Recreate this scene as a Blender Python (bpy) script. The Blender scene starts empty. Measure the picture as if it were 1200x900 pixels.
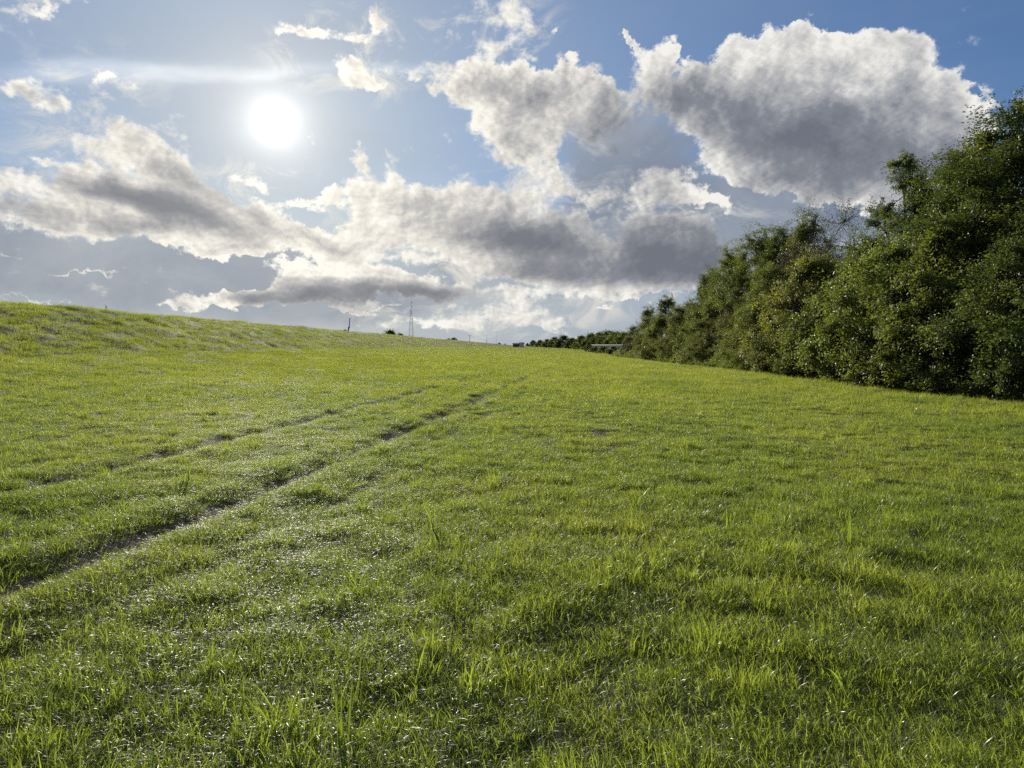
import bpy, math, random
import numpy as np
from mathutils import Vector, Matrix

sc = bpy.context.scene
COL = sc.collection
F = 866.0                       # focal length in photo pixels (1200 wide)
CAMZ = 1.65
PITCH = math.atan(45 / F)
YAW = math.atan(5 / F)          # vanishing point of the field rows lies just right of centre

def tag(o, label=None, cat=None, group=None, kind=None):
    if label: o['label'] = label
    if cat: o['category'] = cat
    if group: o['group'] = group
    if kind: o['kind'] = kind
    return o

# ------------------------------------------------------------------ camera
cam_d = bpy.data.cameras.new('camera'); cam = bpy.data.objects.new('camera', cam_d)
COL.objects.link(cam); sc.camera = cam
cam_d.sensor_fit = 'HORIZONTAL'; cam_d.sensor_width = 36.0; cam_d.lens = 36.0 * F / 1200
cam_d.clip_start = 0.1; cam_d.clip_end = 20000
cam.location = (0, 0, CAMZ)
cam.rotation_euler = (math.pi / 2 - PITCH, 0, YAW)
CR = cam.rotation_euler.to_matrix()

def ray(px, py):
    """world direction in which the photo's pixel looks"""
    return (CR @ Vector(((px - 600) / F, -(py - 450) / F, -1))).normalized()

def azel(px, py):
    d = ray(px, py)
    return math.atan2(d.x, d.y), math.asin(d.z)

sc.view_settings.view_transform = 'Standard'
sc.view_settings.look = 'None'
sc.view_settings.gamma = 1.0
sc.view_settings.use_curve_mapping = False
sc.view_settings.exposure = 0.0

# ------------------------------------------------------------------ light
SUN_AZ, SUN_EL = azel(322, 143)
sun_d = bpy.data.lights.new('sun', 'SUN'); sun = bpy.data.objects.new('sun', sun_d)
COL.objects.link(sun)
sun_d.energy = 5.0; sun_d.angle = math.radians(0.5); sun_d.color = (1.0, 0.93, 0.80)
SUN_DIR = ray(322, 143)
sun.rotation_euler = SUN_DIR.to_track_quat('Z', 'Y').to_euler()
sun.location = (-30, 60, 40)
# ------------------------------------------------------------------ sky
WS = 0.10
SKY_TINT = (0.40, 0.60, 0.86, 1)
world = bpy.data.worlds.new('World'); sc.world = world; world.use_nodes = True
nt = world.node_tree; nt.nodes.clear()
N = nt.nodes; L = nt.links

def lin(r, g, b):
    f = lambda c: ((c / 255 + 0.055) / 1.055) ** 2.4 if c > 10 else c / 255 / 12.92
    return (f(r), f(g), f(b))

def wcol(r, g, b):               # radiance of that display colour under the world strength
    return tuple(v / WS for v in lin(r, g, b)) + (1.0,)

def node(t, **kw):
    n = N.new(t)
    for k, v in kw.items(): setattr(n, k, v)
    return n

def put(sock, v):
    if hasattr(v, 'is_output') or isinstance(v, bpy.types.NodeSocket): L.new(v, sock)
    else: sock.default_value = v

def m(op, a, b=0.0, c=0.0, clamp=False):
    n = node('ShaderNodeMath', operation=op, use_clamp=clamp)
    put(n.inputs[0], a); put(n.inputs[1], b); put(n.inputs[2], c)
    return n.outputs[0]

def vm(op, a, b=None):
    n = node('ShaderNodeVectorMath', operation=op)
    put(n.inputs[0], a)
    if b is not None: put(n.inputs[1], b)
    return n

def smooth(x, a, b, lo=0.0, hi=1.0):
    n = node('ShaderNodeMapRange', interpolation_type='SMOOTHSTEP', clamp=True)
    put(n.inputs[0], x); put(n.inputs[1], a); put(n.inputs[2], b); put(n.inputs[3], lo); put(n.inputs[4], hi)
    return n.outputs[0]

def mixc(f, a, b):
    n = node('ShaderNodeMix', data_type='RGBA', clamp_factor=True)
    put(n.inputs[0], f); put(n.inputs[6], a); put(n.inputs[7], b)
    return n.outputs[2]

def addc(f, a, b, bt='ADD'):
    n = node('ShaderNodeMix', data_type='RGBA', clamp_factor=False, blend_type=bt)
    put(n.inputs[0], f); put(n.inputs[6], a); put(n.inputs[7], b)
    return n.outputs[2]

def noise(vec, scale, detail=6, rough=0.55, dist=0.0, lac=2.0, col=False):
    n = node('ShaderNodeTexNoise', noise_dimensions='3D')
    put(n.inputs['Vector'], vec)
    n.inputs['Scale'].default_value = scale; n.inputs['Detail'].default_value = detail
    n.inputs['Roughness'].default_value = rough; n.inputs['Distortion'].default_value = dist
    n.inputs['Lacunarity'].default_value = lac
    return n.outputs['Color' if col else 'Fac']

tc = node('ShaderNodeTexCoord')
D = tc.outputs['Generated']
sep = node('ShaderNodeSeparateXYZ'); L.new(D, sep.inputs[0])
az = m('ARCTAN2', sep.outputs[0], sep.outputs[1])
el = m('ARCSINE', sep.outputs[2])
P = node('ShaderNodeCombineXYZ'); L.new(az, P.inputs[0]); L.new(el, P.inputs[1]); P = P.outputs[0]

def warp(vec, scale, amp, detail=4, off=(0, 0, 0), rough=0.6):
    v = vm('ADD', vec, off).outputs[0] if off != (0, 0, 0) else vec
    c = noise(v, scale, detail, rough, col=True)
    s = vm('SUBTRACT', c, (0.5, 0.5, 0.5)).outputs[0]
    k = vm('MULTIPLY', s, (amp, amp, 0.0)).outputs[0]
    return vm('ADD', vec, k).outputs[0]

Pw = warp(P, 14.0, 0.080, 5, rough=0.66)                         # cumulus outlines
Ps = warp(P, 5.0, 0.08, 3, (3.1, 1.7, 0.4))        # soft layers

def field(blobs, vec):
    """sum of rounded elliptical masses given as photo x, y, half width, half height, tilt, weight"""
    acc = 0.0
    for (x, y, rx, ry, rot, w) in blobs:
        a0, e0 = azel(x, y)
        t = math.radians(rot); cu, su = math.cos(t), math.sin(t)      # tilt counter-clockwise in the picture
        a1, e1 = azel(x + rx * cu * .5, y - rx * su * .5); a2, e2 = azel(x - rx * cu * .5, y + rx * su * .5)
        b1, f1 = azel(x - ry * su * .5, y - ry * cu * .5); b2, f2 = azel(x + ry * su * .5, y + ry * cu * .5)
        ra = math.hypot(a1 - a2, e1 - e2); re = math.hypot(b1 - b2, f1 - f2)
        mp = node('ShaderNodeMapping', vector_type='TEXTURE')
        mp.inputs['Location'].default_value = (a0, e0, 0)
        mp.inputs['Rotation'].default_value = (0, 0, math.atan2(e1 - e2, a1 - a2))
        mp.inputs['Scale'].default_value = (ra * 1.3, re * 1.3, 1)
        L.new(vec, mp.inputs['Vector'])
        g = node('ShaderNodeTexGradient', gradient_type='SPHERICAL'); L.new(mp.outputs[0], g.inputs[0])
        acc = m('MULTIPLY_ADD', g.outputs['Fac'], w, acc)
    return acc

Q = vm('MULTIPLY', P, (1.0, 1.25, 1.0)).outputs[0]
# angular distance from the sun
dn = vm('DOT_PRODUCT', D, tuple(SUN_DIR)).outputs['Value']
sd = m('ARCCOSINE', m('MINIMUM', dn, 0.999999))    # radians
def glow(r, p=2.0): return m('EXPONENT', m('MULTIPLY', m('POWER', m('DIVIDE', sd, r), p), -1.0))

nsky = node('ShaderNodeTexSky', sky_type='NISHITA')
nsky.sun_disc = False; nsky.sun_elevation = SUN_EL; nsky.sun_rotation = SUN_AZ
nsky.altitude = 0; nsky.air_density = 1.0; nsky.dust_density = 0.6; nsky.ozone_density = 2.5

# clear sky: the Nishita sky, veiled by thin high haze
hz = smooth(el, 0.03, 0.24, 1.0, 0.0)
base = addc(1.0, nsky.outputs[0], SKY_TINT, 'MULTIPLY')
thin = noise(vm('MULTIPLY', P, (1.0, 3.5, 1.0)).outputs[0], 3.0, 4, 0.6)
near_sun = glow(0.52, 1.5)
vf = m('MULTIPLY_ADD', near_sun, 0.95, m('MULTIPLY', m('SUBTRACT', thin, 0.42), 0.30), clamp=True)
base = mixc(vf, base, mixc(glow(0.20, 1.6), wcol(146, 162, 186), wcol(172, 180, 188)))
base = mixc(m('MULTIPLY', hz, 1.0), base, mixc(glow(0.62, 1.5), wcol(146, 163, 190), wcol(192, 196, 192)))

# bright sky near the horizon under the cloud deck, warm towards the sun
# soft grey-blue sheets of cloud in the shade
VEIL = [(130, 318, 300, 50, -3, 1.1), (30, 255, 110, 60, 0, .7), (330, 335, 200, 50, 0, .8), (700, 295, 190, 52, 0, 1.4), (880, 300, 190, 55, 0, 1.3),
        (800, 260, 150, 60, -8, 1.2), (920, 262, 150, 50, 0, 1.2), (735, 185, 80, 70, 0, 1.4), (1010, 250, 120, 40, 0, .8), (560, 290, 110, 42, 0, .5),
        (1010, 200, 190, 80, 0, .9), (640, 130, 60, 60, 0, .4), (430, 350, 190, 26, 0, .7)]
vfield = field(VEIL, Ps)
vn = noise(vm('MULTIPLY', P, (1.0, 1.7, 1.0)).outputs[0], 7.0, 6, 0.6)
va = smooth(m('MULTIPLY_ADD', vn, 1.1, vfield), 0.62, 1.45)
vt = smooth(noise(vm('ADD', Q, (4.0, 8.0, 3.0)).outputs[0], 5.0, 7, 0.6, 0.4), 0.3, 0.7)
vcol = mixc(near_sun, mixc(vt, wcol(106, 120, 144), wcol(134, 144, 162)), mixc(vt, wcol(152, 160, 170), wcol(184, 188, 190)))
sky1 = mixc(m('MULTIPLY', va, 0.92), base, vcol)

# cumulus: bright masses
LIGHT = [
 (150, 165, 50, 22, -38, 1.0), (185, 205, 80, 30, -38, 1.1), (110, 180, 45, 18, -30, .8), (110, 215, 90, 22, -22, .9), (165, 250, 120, 32, -14, 1.2), (260, 245, 95, 26, -34, 1.1),
 (330, 268, 70, 18, -27, 1.0), (395, 285, 40, 12, -10, .7), (25, 210, 45, 14, -12, .8), (35, 240, 70, 18, -8, .8), (60, 265, 70, 12, -12, .8), (215, 285, 110, 11, -5, .8), (300, 213, 34, 9, -14, .7), (270, 200, 16, 6, -30, .4),
 (55, 113, 58, 18, -12, .72), (18, 102, 24, 8, -20, .6), (45, 182, 18, 6, -25, .6), (375, 232, 52, 7, 8, .7), (360, 243, 30, 5, 0, .4),
 (372, 40, 50, 15, -10, .55), (345, 36, 20, 6, 10, .5), (430, 48, 34, 18, 10, .45), (443, 20, 10, 22, 0, .5), (418, 88, 38, 14, -4, .52), (440, 98, 14, 5, 0, .4), (55, 2, 60, 9, 0, .7), (128, 92, 40, 8, -22, .3), (165, 105, 12, 5, 0, .3),
 (425, 195, 26, 12, -52, .9), (460, 200, 16, 24, 20, .8), (460, 235, 55, 26, 0, 1.0), (530, 225, 70, 22, 5, .9), (495, 265, 90, 30, 0, 1.1), (590, 245, 60, 34, 0, 1.0), (600, 280, 70, 28, 0, .9), (570, 310, 80, 20, -10, .8), (440, 275, 40, 20, 0, .5),
 (592, 18, 42, 26, -20, 1.0), (575, 55, 28, 12, 30, .6), (620, 62, 20, 7, 0, .4), (500, 95, 26, 8, -20, .7), (535, 75, 24, 7, -20, .5), (610, 100, 85, 26, -4, 1.15), (560, 108, 50, 16, -10, .7), (600, 140, 55, 28, -35, 1.0), (610, 180, 30, 24, -20, .7),
 (560, 95, 90, 26, -8, .8), (650, 110, 90, 40, -5, .9), (600, 150, 70, 46, -20, .8), (700, 150, 60, 40, 0, .5), (440, 220, 60, 40, 0, .3), (540, 250, 110, 40, 0, .35), (410, 290, 60, 24, 0, .6), (100, 255, 120, 40, 0, .5), (120, 100, 60, 16, -10, .35), (640, 120, 80, 36, -10, .7), (615, 185, 34, 34, -20, .4), (560, 140, 30, 14, 0, .5), (695, 95, 26, 9, 0, .7), (720, 110, 30, 12, 0, .6), (658, 48, 8, 3, 0, .6), (672, 72, 12, 5, 30, .4),
 (742, 40, 16, 6, -38, .8), (765, 75, 26, 30, -15, 1.0), (800, 110, 50, 34, -30, 1.1), (850, 130, 80, 40, -25, 1.2), (905, 85, 75, 44, 0, 1.2), (870, 55, 30, 14, 0, .5), (1000, 65, 80, 34, 0, 1.2), (950, 45, 40, 14, 10, .6), (1040, 45, 60, 20, 0, .6), (1085, 85, 50, 36, -35, .9), (1110, 130, 60, 44, -25, 1.0), (980, 130, 120, 50, -5, 1.3),
 (890, 175, 110, 34, -24, 1.1), (1010, 180, 120, 45, 0, 1.2), (840, 175, 50, 22, -35, .8), (930, 215, 70, 16, -6, .9), (1100, 190, 80, 40, 0, .8), (1010, 228, 60, 14, 0, .6),
 (775, 218, 50, 26, -8, 1.4), (825, 238, 34, 10, -8, .8), (740, 200, 16, 8, 0, .4), (645, 195, 8, 26, 10, .7), (665, 215, 26, 16, -20, .9), (700, 225, 30, 14, 0, .8), (690, 250, 30, 10, 0, .5), (630, 225, 30, 18, 0, .6), (640, 165, 6, 18, 0, .5),
 (730, 295, 150, 48, 0, 1.2), (800, 320, 100, 24, 0, .9), (640, 290, 60, 30, 0, .8), (650, 325, 100, 14, -4, .8), (600, 350, 80, 12, 0, .5), (630, 375, 80, 12, 0, .35), (480, 374, 90, 8, 0, .35), (690, 285, 50, 14, 0, .4), (740, 262, 30, 8, -20, .4),
 (270, 350, 90, 10, 3, .9), (400, 325, 90, 14, -4, 1.0), (390, 342, 90, 12, 0, 1.1), (500, 338, 66, 12, -11, 1.0), (460, 308, 110, 9, 0, .6), (180, 345, 35, 4, 0, .5), (350, 315, 40, 6, -10, .4),
 (95, 326, 90, 3, -1, .7), (40, 350, 50, 2.5, -1, .7), (100, 310, 26, 2.5, 0, .6), (15, 303, 16, 2.5, 0, .6), (400, 357, 80, 2.5, 1, .6), (215, 357, 22, 4, 0, .5),
 (590, 368, 90, 14, 0, .7), (650, 345, 90, 7, 0, .7), (705, 362, 16, 3, 8, .7), (745, 346, 34, 3, 4, .7), (520, 380, 50, 6, 0, .5), (640, 385, 50, 7, -20, .4),
]
lf = field(LIGHT, Pw)
# everywhere outside the frame: scattered cumulus of the same kind
big = noise(vm('MULTIPLY', P, (1.0, 1.6, 1.0)).outputs[0], 4.0, 5, 0.55)
inframe = m('MULTIPLY', smooth(m('ABSOLUTE', az), 0.66, 0.85, 1.0, 0.0), smooth(el, 0.48, 0.62, 1.0, 0.0))
lf = m('MULTIPLY_ADD', m('MULTIPLY', smooth(big, 0.45, 0.7), m('SUBTRACT', 1.0, inframe)), 1.0, lf)

Qs = vm('ADD', Q, (0.0, 0.0, 0.0)).outputs[0]
def fb(vec): return noise(vec, 20.0, 6, 0.64, 0.12)
n0 = fb(Q)
to_sun = vm('SUBTRACT', (SUN_AZ, SUN_EL * 1.25, 0), Q).outputs[0]
to_sun = vm('NORMALIZE', to_sun).outputs[0]
def ahead(k): 
    s = node('ShaderNodeVectorMath', operation='MULTIPLY_ADD')
    L.new(to_sun, s.inputs[0]); s.inputs[1].default_value = (k, k, 0); L.new(Q, s.inputs[2])
    return s.outputs[0]
n1 = fb(ahead(0.006))
relief = m('SUBTRACT', n0, n1)                     # > 0 on the sunward flank of a puff
nm = noise(vm('ADD', Q, (2.0, 5.0, 1.0)).outputs[0], 8.0, 6, 0.62, 0.6)
nm1 = noise(vm('ADD', ahead(0.020), (2.0, 5.0, 1.0)).outputs[0], 8.0, 4, 0.62, 0.6)
nm0 = noise(vm('ADD', Q, (2.0, 5.0, 1.0)).outputs[0], 8.0, 4, 0.62, 0.6)
nl = noise(vm('ADD', Q, (9.0, 3.0, 2.0)).outputs[0], 3.5, 2, 0.5)
rough_edge = smooth(nl, 0.40, 0.62)                # some edges crisp, some dissolving
DD = m('MULTIPLY_ADD', m('SUBTRACT', n0, 0.5), m('MULTIPLY_ADD', rough_edge, 1.5, 1.4), lf)
ca = smooth(m('DIVIDE', m('SUBTRACT', DD, 0.22), m('MULTIPLY_ADD', rough_edge, 0.50, 0.20)), 0.0, 1.0)
thick = m('MAXIMUM', m('SUBTRACT', DD, 0.30), 0.0)

# thin broken lace of cloud round the big masses
LACE = [(590, 60, 90, 90, 0, 1.0), (620, 180, 110, 90, 0, 1.0), (420, 60, 120, 70, 0, 1.1), (330, 225, 160, 50, 0, .8), (110, 100, 130, 60, 0, .7),
        (560, 320, 200, 70, 0, 1.1), (620, 370, 160, 40, 0, 1.1), (90, 190, 120, 60, 0, .7), (860, 250, 120, 40, 0, .6), (60, 0, 120, 30, 0, .7)]
lacef = field(LACE, Ps)
lv = noise(vm('MULTIPLY', vm('ADD', Q, (6.0, 1.0, 4.0)).outputs[0], (1.0, 1.5, 1.0)).outputs[0], 13.0, 7, 0.68, 0.8)
lace_a = m('MULTIPLY', smooth(lv, 0.47, 0.68), smooth(lacef, 0.10, 0.75))

# shaded undersides
DARK = [
 (215, 255, 120, 20, -22, 1.3), (140, 225, 70, 14, -18, .7), (235, 222, 50, 16, -30, .8), (160, 272, 50, 12, -5, .9), (300, 255, 60, 12, -35, .7), (380, 285, 50, 10, -25, .6), (20, 238, 60, 14, -8, .8), (65, 210, 50, 10, -15, .5),
 (370, 346, 105, 15, 2, 1.9), (505, 343, 75, 14, -9, 1.8), (290, 350, 40, 7, 0, .8), (235, 343, 25, 6, 0, .5), (500, 357, 25, 5, 0, .6),
 (555, 265, 60, 30, 0, .7), (490, 250, 24, 16, 0, .45), (600, 285, 50, 18, 0, .7),
 (750, 302, 150, 44, 0, .95), (800, 318, 90, 24, 0, .5), (650, 290, 90, 34, -10, .55), (760, 330, 100, 12, 0, .5), (690, 250, 50, 30, 0, .5), (730, 170, 70, 55, -10, 1.5), (640, 265, 40, 26, 0, .7), (650, 322, 80, 14, 0, .8),
 (870, 130, 110, 50, -20, .5), (960, 170, 170, 70, -14, .95), (1040, 120, 90, 46, 10, .4), (1040, 215, 150, 44, 0, .8), (800, 110, 36, 24, 0, .5),
 (785, 235, 36, 15, -8, .9), (830, 285, 110, 40, 0, 1.2), (52, 118, 30, 8, -14, .5),
]
df = field(DARK, Ps)
warmth = glow(0.50, 1.4)
rel = m('MULTIPLY_ADD', relief, 5.0, m('MULTIPLY', m('SUBTRACT', nm0, nm1), 4.0))
T = m('MULTIPLY', thick, 0.42)
T = m('MULTIPLY_ADD', df, m('MULTIPLY_ADD', nm, 1.3, 0.30), T)
T = m('MULTIPLY_ADD', m('SUBTRACT', nm, 0.5), 0.9, T)
T = m('MULTIPLY_ADD', m('SUBTRACT', n0, 0.5), 0.6, T)
T = m('MULTIPLY_ADD', rel, -0.55, T)
def ramp(x, stops):
    r = node('ShaderNodeValToRGB'); L.new(x, r.inputs[0]); cr = r.color_ramp
    while len(cr.elements) < len(stops): cr.elements.new(0.5)
    for e, (p, c) in zip(cr.elements, stops): e.position = p; e.color = c
    return r.outputs[0]
T = m('MULTIPLY', T, 0.5)
cold = ramp(T, [(0.0, wcol(242, 240, 236)), (0.12, wcol(222, 221, 219)), (0.34, wcol(178, 180, 184)), (0.66, wcol(128, 133, 144)), (1.0, wcol(106, 112, 125))])
hot = ramp(T, [(0.0, wcol(255, 251, 238)), (0.12, wcol(238, 232, 218)), (0.34, wcol(196, 192, 186)), (0.66, wcol(146, 146, 149)), (1.0, wcol(122, 123, 129))])
body = mixc(warmth, cold, hot)
sky1b = mixc(m('MULTIPLY', lace_a, 0.80), sky1, mixc(warmth, wcol(206, 206, 206), wcol(238, 232, 216)))
sky2 = mixc(m('MULTIPLY', ca, 0.97), sky1b, body)

# thin bright cirrus streak crossing above the sun
STREAK = [(90, 88, 190, 17, 2, .8), (300, 85, 200, 9, 0, .9), (200, 86, 150, 20, 0, .5), (430, 82, 140, 12, 0, .6)]
sf = field(STREAK, warp(P, 5.0, 0.035, 4, (7, 2, 1)))
sky3 = addc(m('MULTIPLY', m('MULTIPLY', smooth(sf, 0.0, 1.5), smooth(thin, 0.25, 0.75)), 0.62), sky2, wcol(210, 206, 196))

# aureole and sun
sky4 = addc(m('MULTIPLY', glow(0.10, 1.0), 0.26), sky3, wcol(255, 252, 240))
sky5 = addc(m('MULTIPLY', glow(0.0125, 0.75), 2.2), sky4, wcol(255, 250, 240))
sky5 = addc(m('MULTIPLY', glow(0.20, 1.2), 0.05), sky5, wcol(255, 250, 235))
ground_side = smooth(el, -0.05, -0.005)
bg = node('ShaderNodeBackground'); bg.inputs['Strength'].default_value = WS
L.new(mixc(ground_side, wcol(70, 85, 45), sky5), bg.inputs['Color'])
out = node('ShaderNodeOutputWorld'); L.new(bg.outputs[0], out.inputs['Surface'])
world.cycles.sampling_method = 'NONE'
# ------------------------------------------------------------------ noise in numpy
def _hash(ix, iy, seed):
    h = (ix.astype(np.int64) * 374761393 + iy.astype(np.int64) * 668265263 + seed * 1442695041) & 0xFFFFFFFF
    h = ((h ^ (h >> 13)) * 1274126177) & 0xFFFFFFFF
    return ((h ^ (h >> 16)) & 0xFFFF) / 65535.0

def vnoise(x, y, seed=0):
    x = np.asarray(x, float); y = np.asarray(y, float)
    ix = np.floor(x); iy = np.floor(y); fx = x - ix; fy = y - iy
    u = fx * fx * fx * (fx * (fx * 6 - 15) + 10); v = fy * fy * fy * (fy * (fy * 6 - 15) + 10)
    def g(a, b, dx, dy):
        t = _hash(a, b, seed) * 2 * np.pi
        return np.cos(t) * dx + np.sin(t) * dy
    n = (g(ix, iy, fx, fy) * (1 - u) + g(ix + 1, iy, fx - 1, fy) * u) * (1 - v) + \
        (g(ix, iy + 1, fx, fy - 1) * (1 - u) + g(ix + 1, iy + 1, fx - 1, fy - 1) * u) * v
    return n * 1.5

def fbm(x, y, seed=0, octaves=4, gain=0.5):
    r = 0.0; a = 1.0
    for k in range(octaves):
        r = r + a * vnoise(x * 2 ** k + 13.7 * k, y * 2 ** k - 7.1 * k, seed + k); a *= gain
    return r

def sstep(x, a, b):
    t = np.clip((x - a) / (b - a), 0, 1); return t * t * (3 - 2 * t)

# ------------------------------------------------------------------ lie of the land
_px = np.linspace(-120, 80, 2001)
_pz = np.interp(_px, [-120, -60, -40.5, -35.5, -23, -15, -8, 0, 20, 34, 80], [-.6, -.4, 4.55, 4.64, 1.15, .42, .12, 0, -.42, -.6, -.7])
_k = np.hanning(31); _k /= _k.sum()
_pz = np.convolve(np.pad(_pz, 15, mode='edge'), _k, mode='valid')
RUT_Y = [-5, 2, 4.7, 7.7, 10.5, 14.3, 19, 22, 34, 51, 80, 120, 200]
RUT_X = [-4.9, -3.95, -3.35, -2.8, -2.5, -2.1, -1.5, -1.14, 0.15, 2.0, 4.6, 7.4, 12]
def rut_fields(x, y):
    """0..1 depth of the two wheel ruts and 0..1 bareness"""
    rx = np.interp(y, RUT_Y, RUT_X) + 0.10 * vnoise(y * 0.5, y * 0, 5)
    out = np.zeros_like(x * 1.0)
    for off, w, k in ((0, 0.22, 1.0), (-2.45, 0.20, 0.90), (0.95, 0.13, 0.40), (-1.2, .12, .30), (-3.5, .14, .35)):
        br = np.clip(0.74 + .8 * fbm(y * 0.32 + off * 3, x * 0.05 + off, 31, 3), 0, 1)
        out = np.maximum(out, np.exp(-((x - rx - off) / w) ** 2) * br * k)
    return out * sstep(y, 170, 80)

def height(x, y):
    x = np.asarray(x, float); y = np.asarray(y, float)
    z = np.interp(x, _px, _pz)
    dyke = sstep(x, -20, -26) * sstep(x, -44, -38)
    z = z + 0.035 * fbm(x * 0.45, y * 0.35, 1, 4) + 0.20 * dyke * fbm(x * 0.35, y * 0.22, 9, 4) + 0.05 * fbm(x * 0.11, y * 0.07, 4, 2)
    z = z + 0.035 * vnoise(x * 1.7, y * 1.7, 6)
    r = rut_fields(x, y)
    rx = np.interp(y, RUT_Y, RUT_X)
    berm = np.exp(-((np.abs(x - rx) - 0.42) / 0.16) ** 2) + 0.6 * np.exp(-((np.abs(x - rx + 2.45) - 0.38) / 0.15) ** 2)
    return z - 0.085 * r + 0.035 * berm * sstep(y, 70, 30)

def H(x, y): return float(height(np.array([x]), np.array([y]))[0])

# ------------------------------------------------------------------ materials
def new_mat(name):
    mt = bpy.data.materials.new(name); mt.use_nodes = True
    t = mt.node_tree; t.nodes.clear(); return mt, t

class NT:
    """small helper for writing node graphs"""
    def __init__(s, t): s.t = t
    def n(s, ty, **kw):
        nd = s.t.nodes.new(ty)
        for k, v in kw.items(): setattr(nd, k, v)
        return nd
    def put(s, sock, v):
        if isinstance(v, bpy.types.NodeSocket): s.t.links.new(v, sock)
        else: sock.default_value = v
    def mix(s, f, a, b, bt='MIX'):
        nd = s.n('ShaderNodeMix', data_type='RGBA', blend_type=bt); s.put(nd.inputs[0], f); s.put(nd.inputs[6], a); s.put(nd.inputs[7], b)
        return nd.outputs[2]
    def noise(s, vec, sc_, det=4, r=.55):
        nd = s.n('ShaderNodeTexNoise'); s.put(nd.inputs['Vector'], vec); nd.inputs['Scale'].default_value = sc_
        nd.inputs['Detail'].default_value = det; nd.inputs['Roughness'].default_value = r; return nd.outputs['Fac']
    def rng(s, x, a, b, lo=0., hi=1.):
        nd = s.n('ShaderNodeMapRange'); s.put(nd.inputs[0], x)
        for i, v in zip((1, 2, 3, 4), (a, b, lo, hi)): nd.inputs[i].default_value = v
        return nd.outputs[0]
    def math(s, op, a, b=0.): 
        nd = s.n('ShaderNodeMath', operation=op); s.put(nd.inputs[0], a); s.put(nd.inputs[1], b); return nd.outputs[0]

def c4(r, g, b): return (r, g, b, 1)

def leaf_material(name, base, base2, trans, trans_mix=0.5, rough=0.38, spec=0.5, place_noise=0.0, tint=None):
    """thin leaf: a glossy front over diffuse, with light coming through from behind"""
    mt, t = new_mat(name); g = NT(t)
    oi = g.n('ShaderNodeObjectInfo')
    geo = g.n('ShaderNodeNewGeometry')
    f = g.rng(geo.outputs['Random Per Island'], 0, 1)
    col = g.mix(f, c4(*base), c4(*base2))
    tcol = g.mix(f, c4(*trans), c4(*[v * .48 for v in trans]))
    if tint:                       # broad patches of another hue across the ground
        nz = g.noise(oi.outputs['Location'], place_noise, 4, .6)
        k = g.rng(nz, .38, .70)
        col = g.mix(k, col, g.mix(.5, col, c4(*tint[0]))); tcol = g.mix(k, tcol, c4(*tint[1]))
    b = g.n('ShaderNodeHueSaturation'); g.put(b.inputs['Color'], col); g.put(b.inputs['Value'], g.rng(oi.outputs['Random'], 0, 1, .75, 1.25)); col = b.outputs[0]
    pr = g.n('ShaderNodeBsdfPrincipled'); g.put(pr.inputs['Base Color'], col)
    pr.inputs['Roughness'].default_value = rough; pr.inputs['Specular IOR Level'].default_value = spec
    tr = g.n('ShaderNodeBsdfTranslucent'); g.put(tr.inputs['Color'], tcol)
    mx = g.n('ShaderNodeMixShader'); mx.inputs[0].default_value = trans_mix
    t.links.new(pr.outputs[0], mx.inputs[1]); t.links.new(tr.outputs[0], mx.inputs[2])
    o = g.n('ShaderNodeOutputMaterial'); t.links.new(mx.outputs[0], o.inputs[0])
    return mt

def plain_material(name, col, rough=0.7, metal=0.0, col2=None, scale=4.0, bump=0.0):
    mt, t = new_mat(name); g = NT(t)
    tcn = g.n('ShaderNodeTexCoord')
    nz = g.noise(tcn.outputs['Object'], scale, 6, .6)
    c = g.mix(g.rng(nz, .35, .65), c4(*col), c4(*(col2 or [v * .7 for v in col])))
    pr = g.n('ShaderNodeBsdfPrincipled'); g.put(pr.inputs['Base Color'], c)
    pr.inputs['Roughness'].default_value = rough; pr.inputs['Metallic'].default_value = metal
    if bump:
        bp = g.n('ShaderNodeBump'); bp.inputs['Strength'].default_value = bump; g.put(bp.inputs['Height'], nz); t.links.new(bp.outputs[0], pr.inputs['Normal'])
    o = g.n('ShaderNodeOutputMaterial'); t.links.new(pr.outputs[0], o.inputs[0])
    return mt

def mesh_np(name, v, faces, mat, smooth=False, parent=None, link=True, loop_n=None):
    """faces: (n,k) int array"""
    me = bpy.data.meshes.new(name)
    v = np.ascontiguousarray(v, dtype=np.float32); faces = np.asarray(faces, dtype=np.int32); n, k = faces.shape
    me.vertices.add(len(v)); me.vertices.foreach_set('co', v.ravel())
    me.loops.add(n * k); me.loops.foreach_set('vertex_index', faces.ravel())
    me.polygons.add(n); me.polygons.foreach_set('loop_start', np.arange(0, n * k, k, dtype=np.int32))
    if smooth: me.polygons.foreach_set('use_smooth', np.ones(n, dtype=bool))
    me.update(calc_edges=True); me.materials.append(mat)
    o = bpy.data.objects.new(name, me)
    if link: COL.objects.link(o)
    if parent: o.parent = parent
    return o

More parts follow.
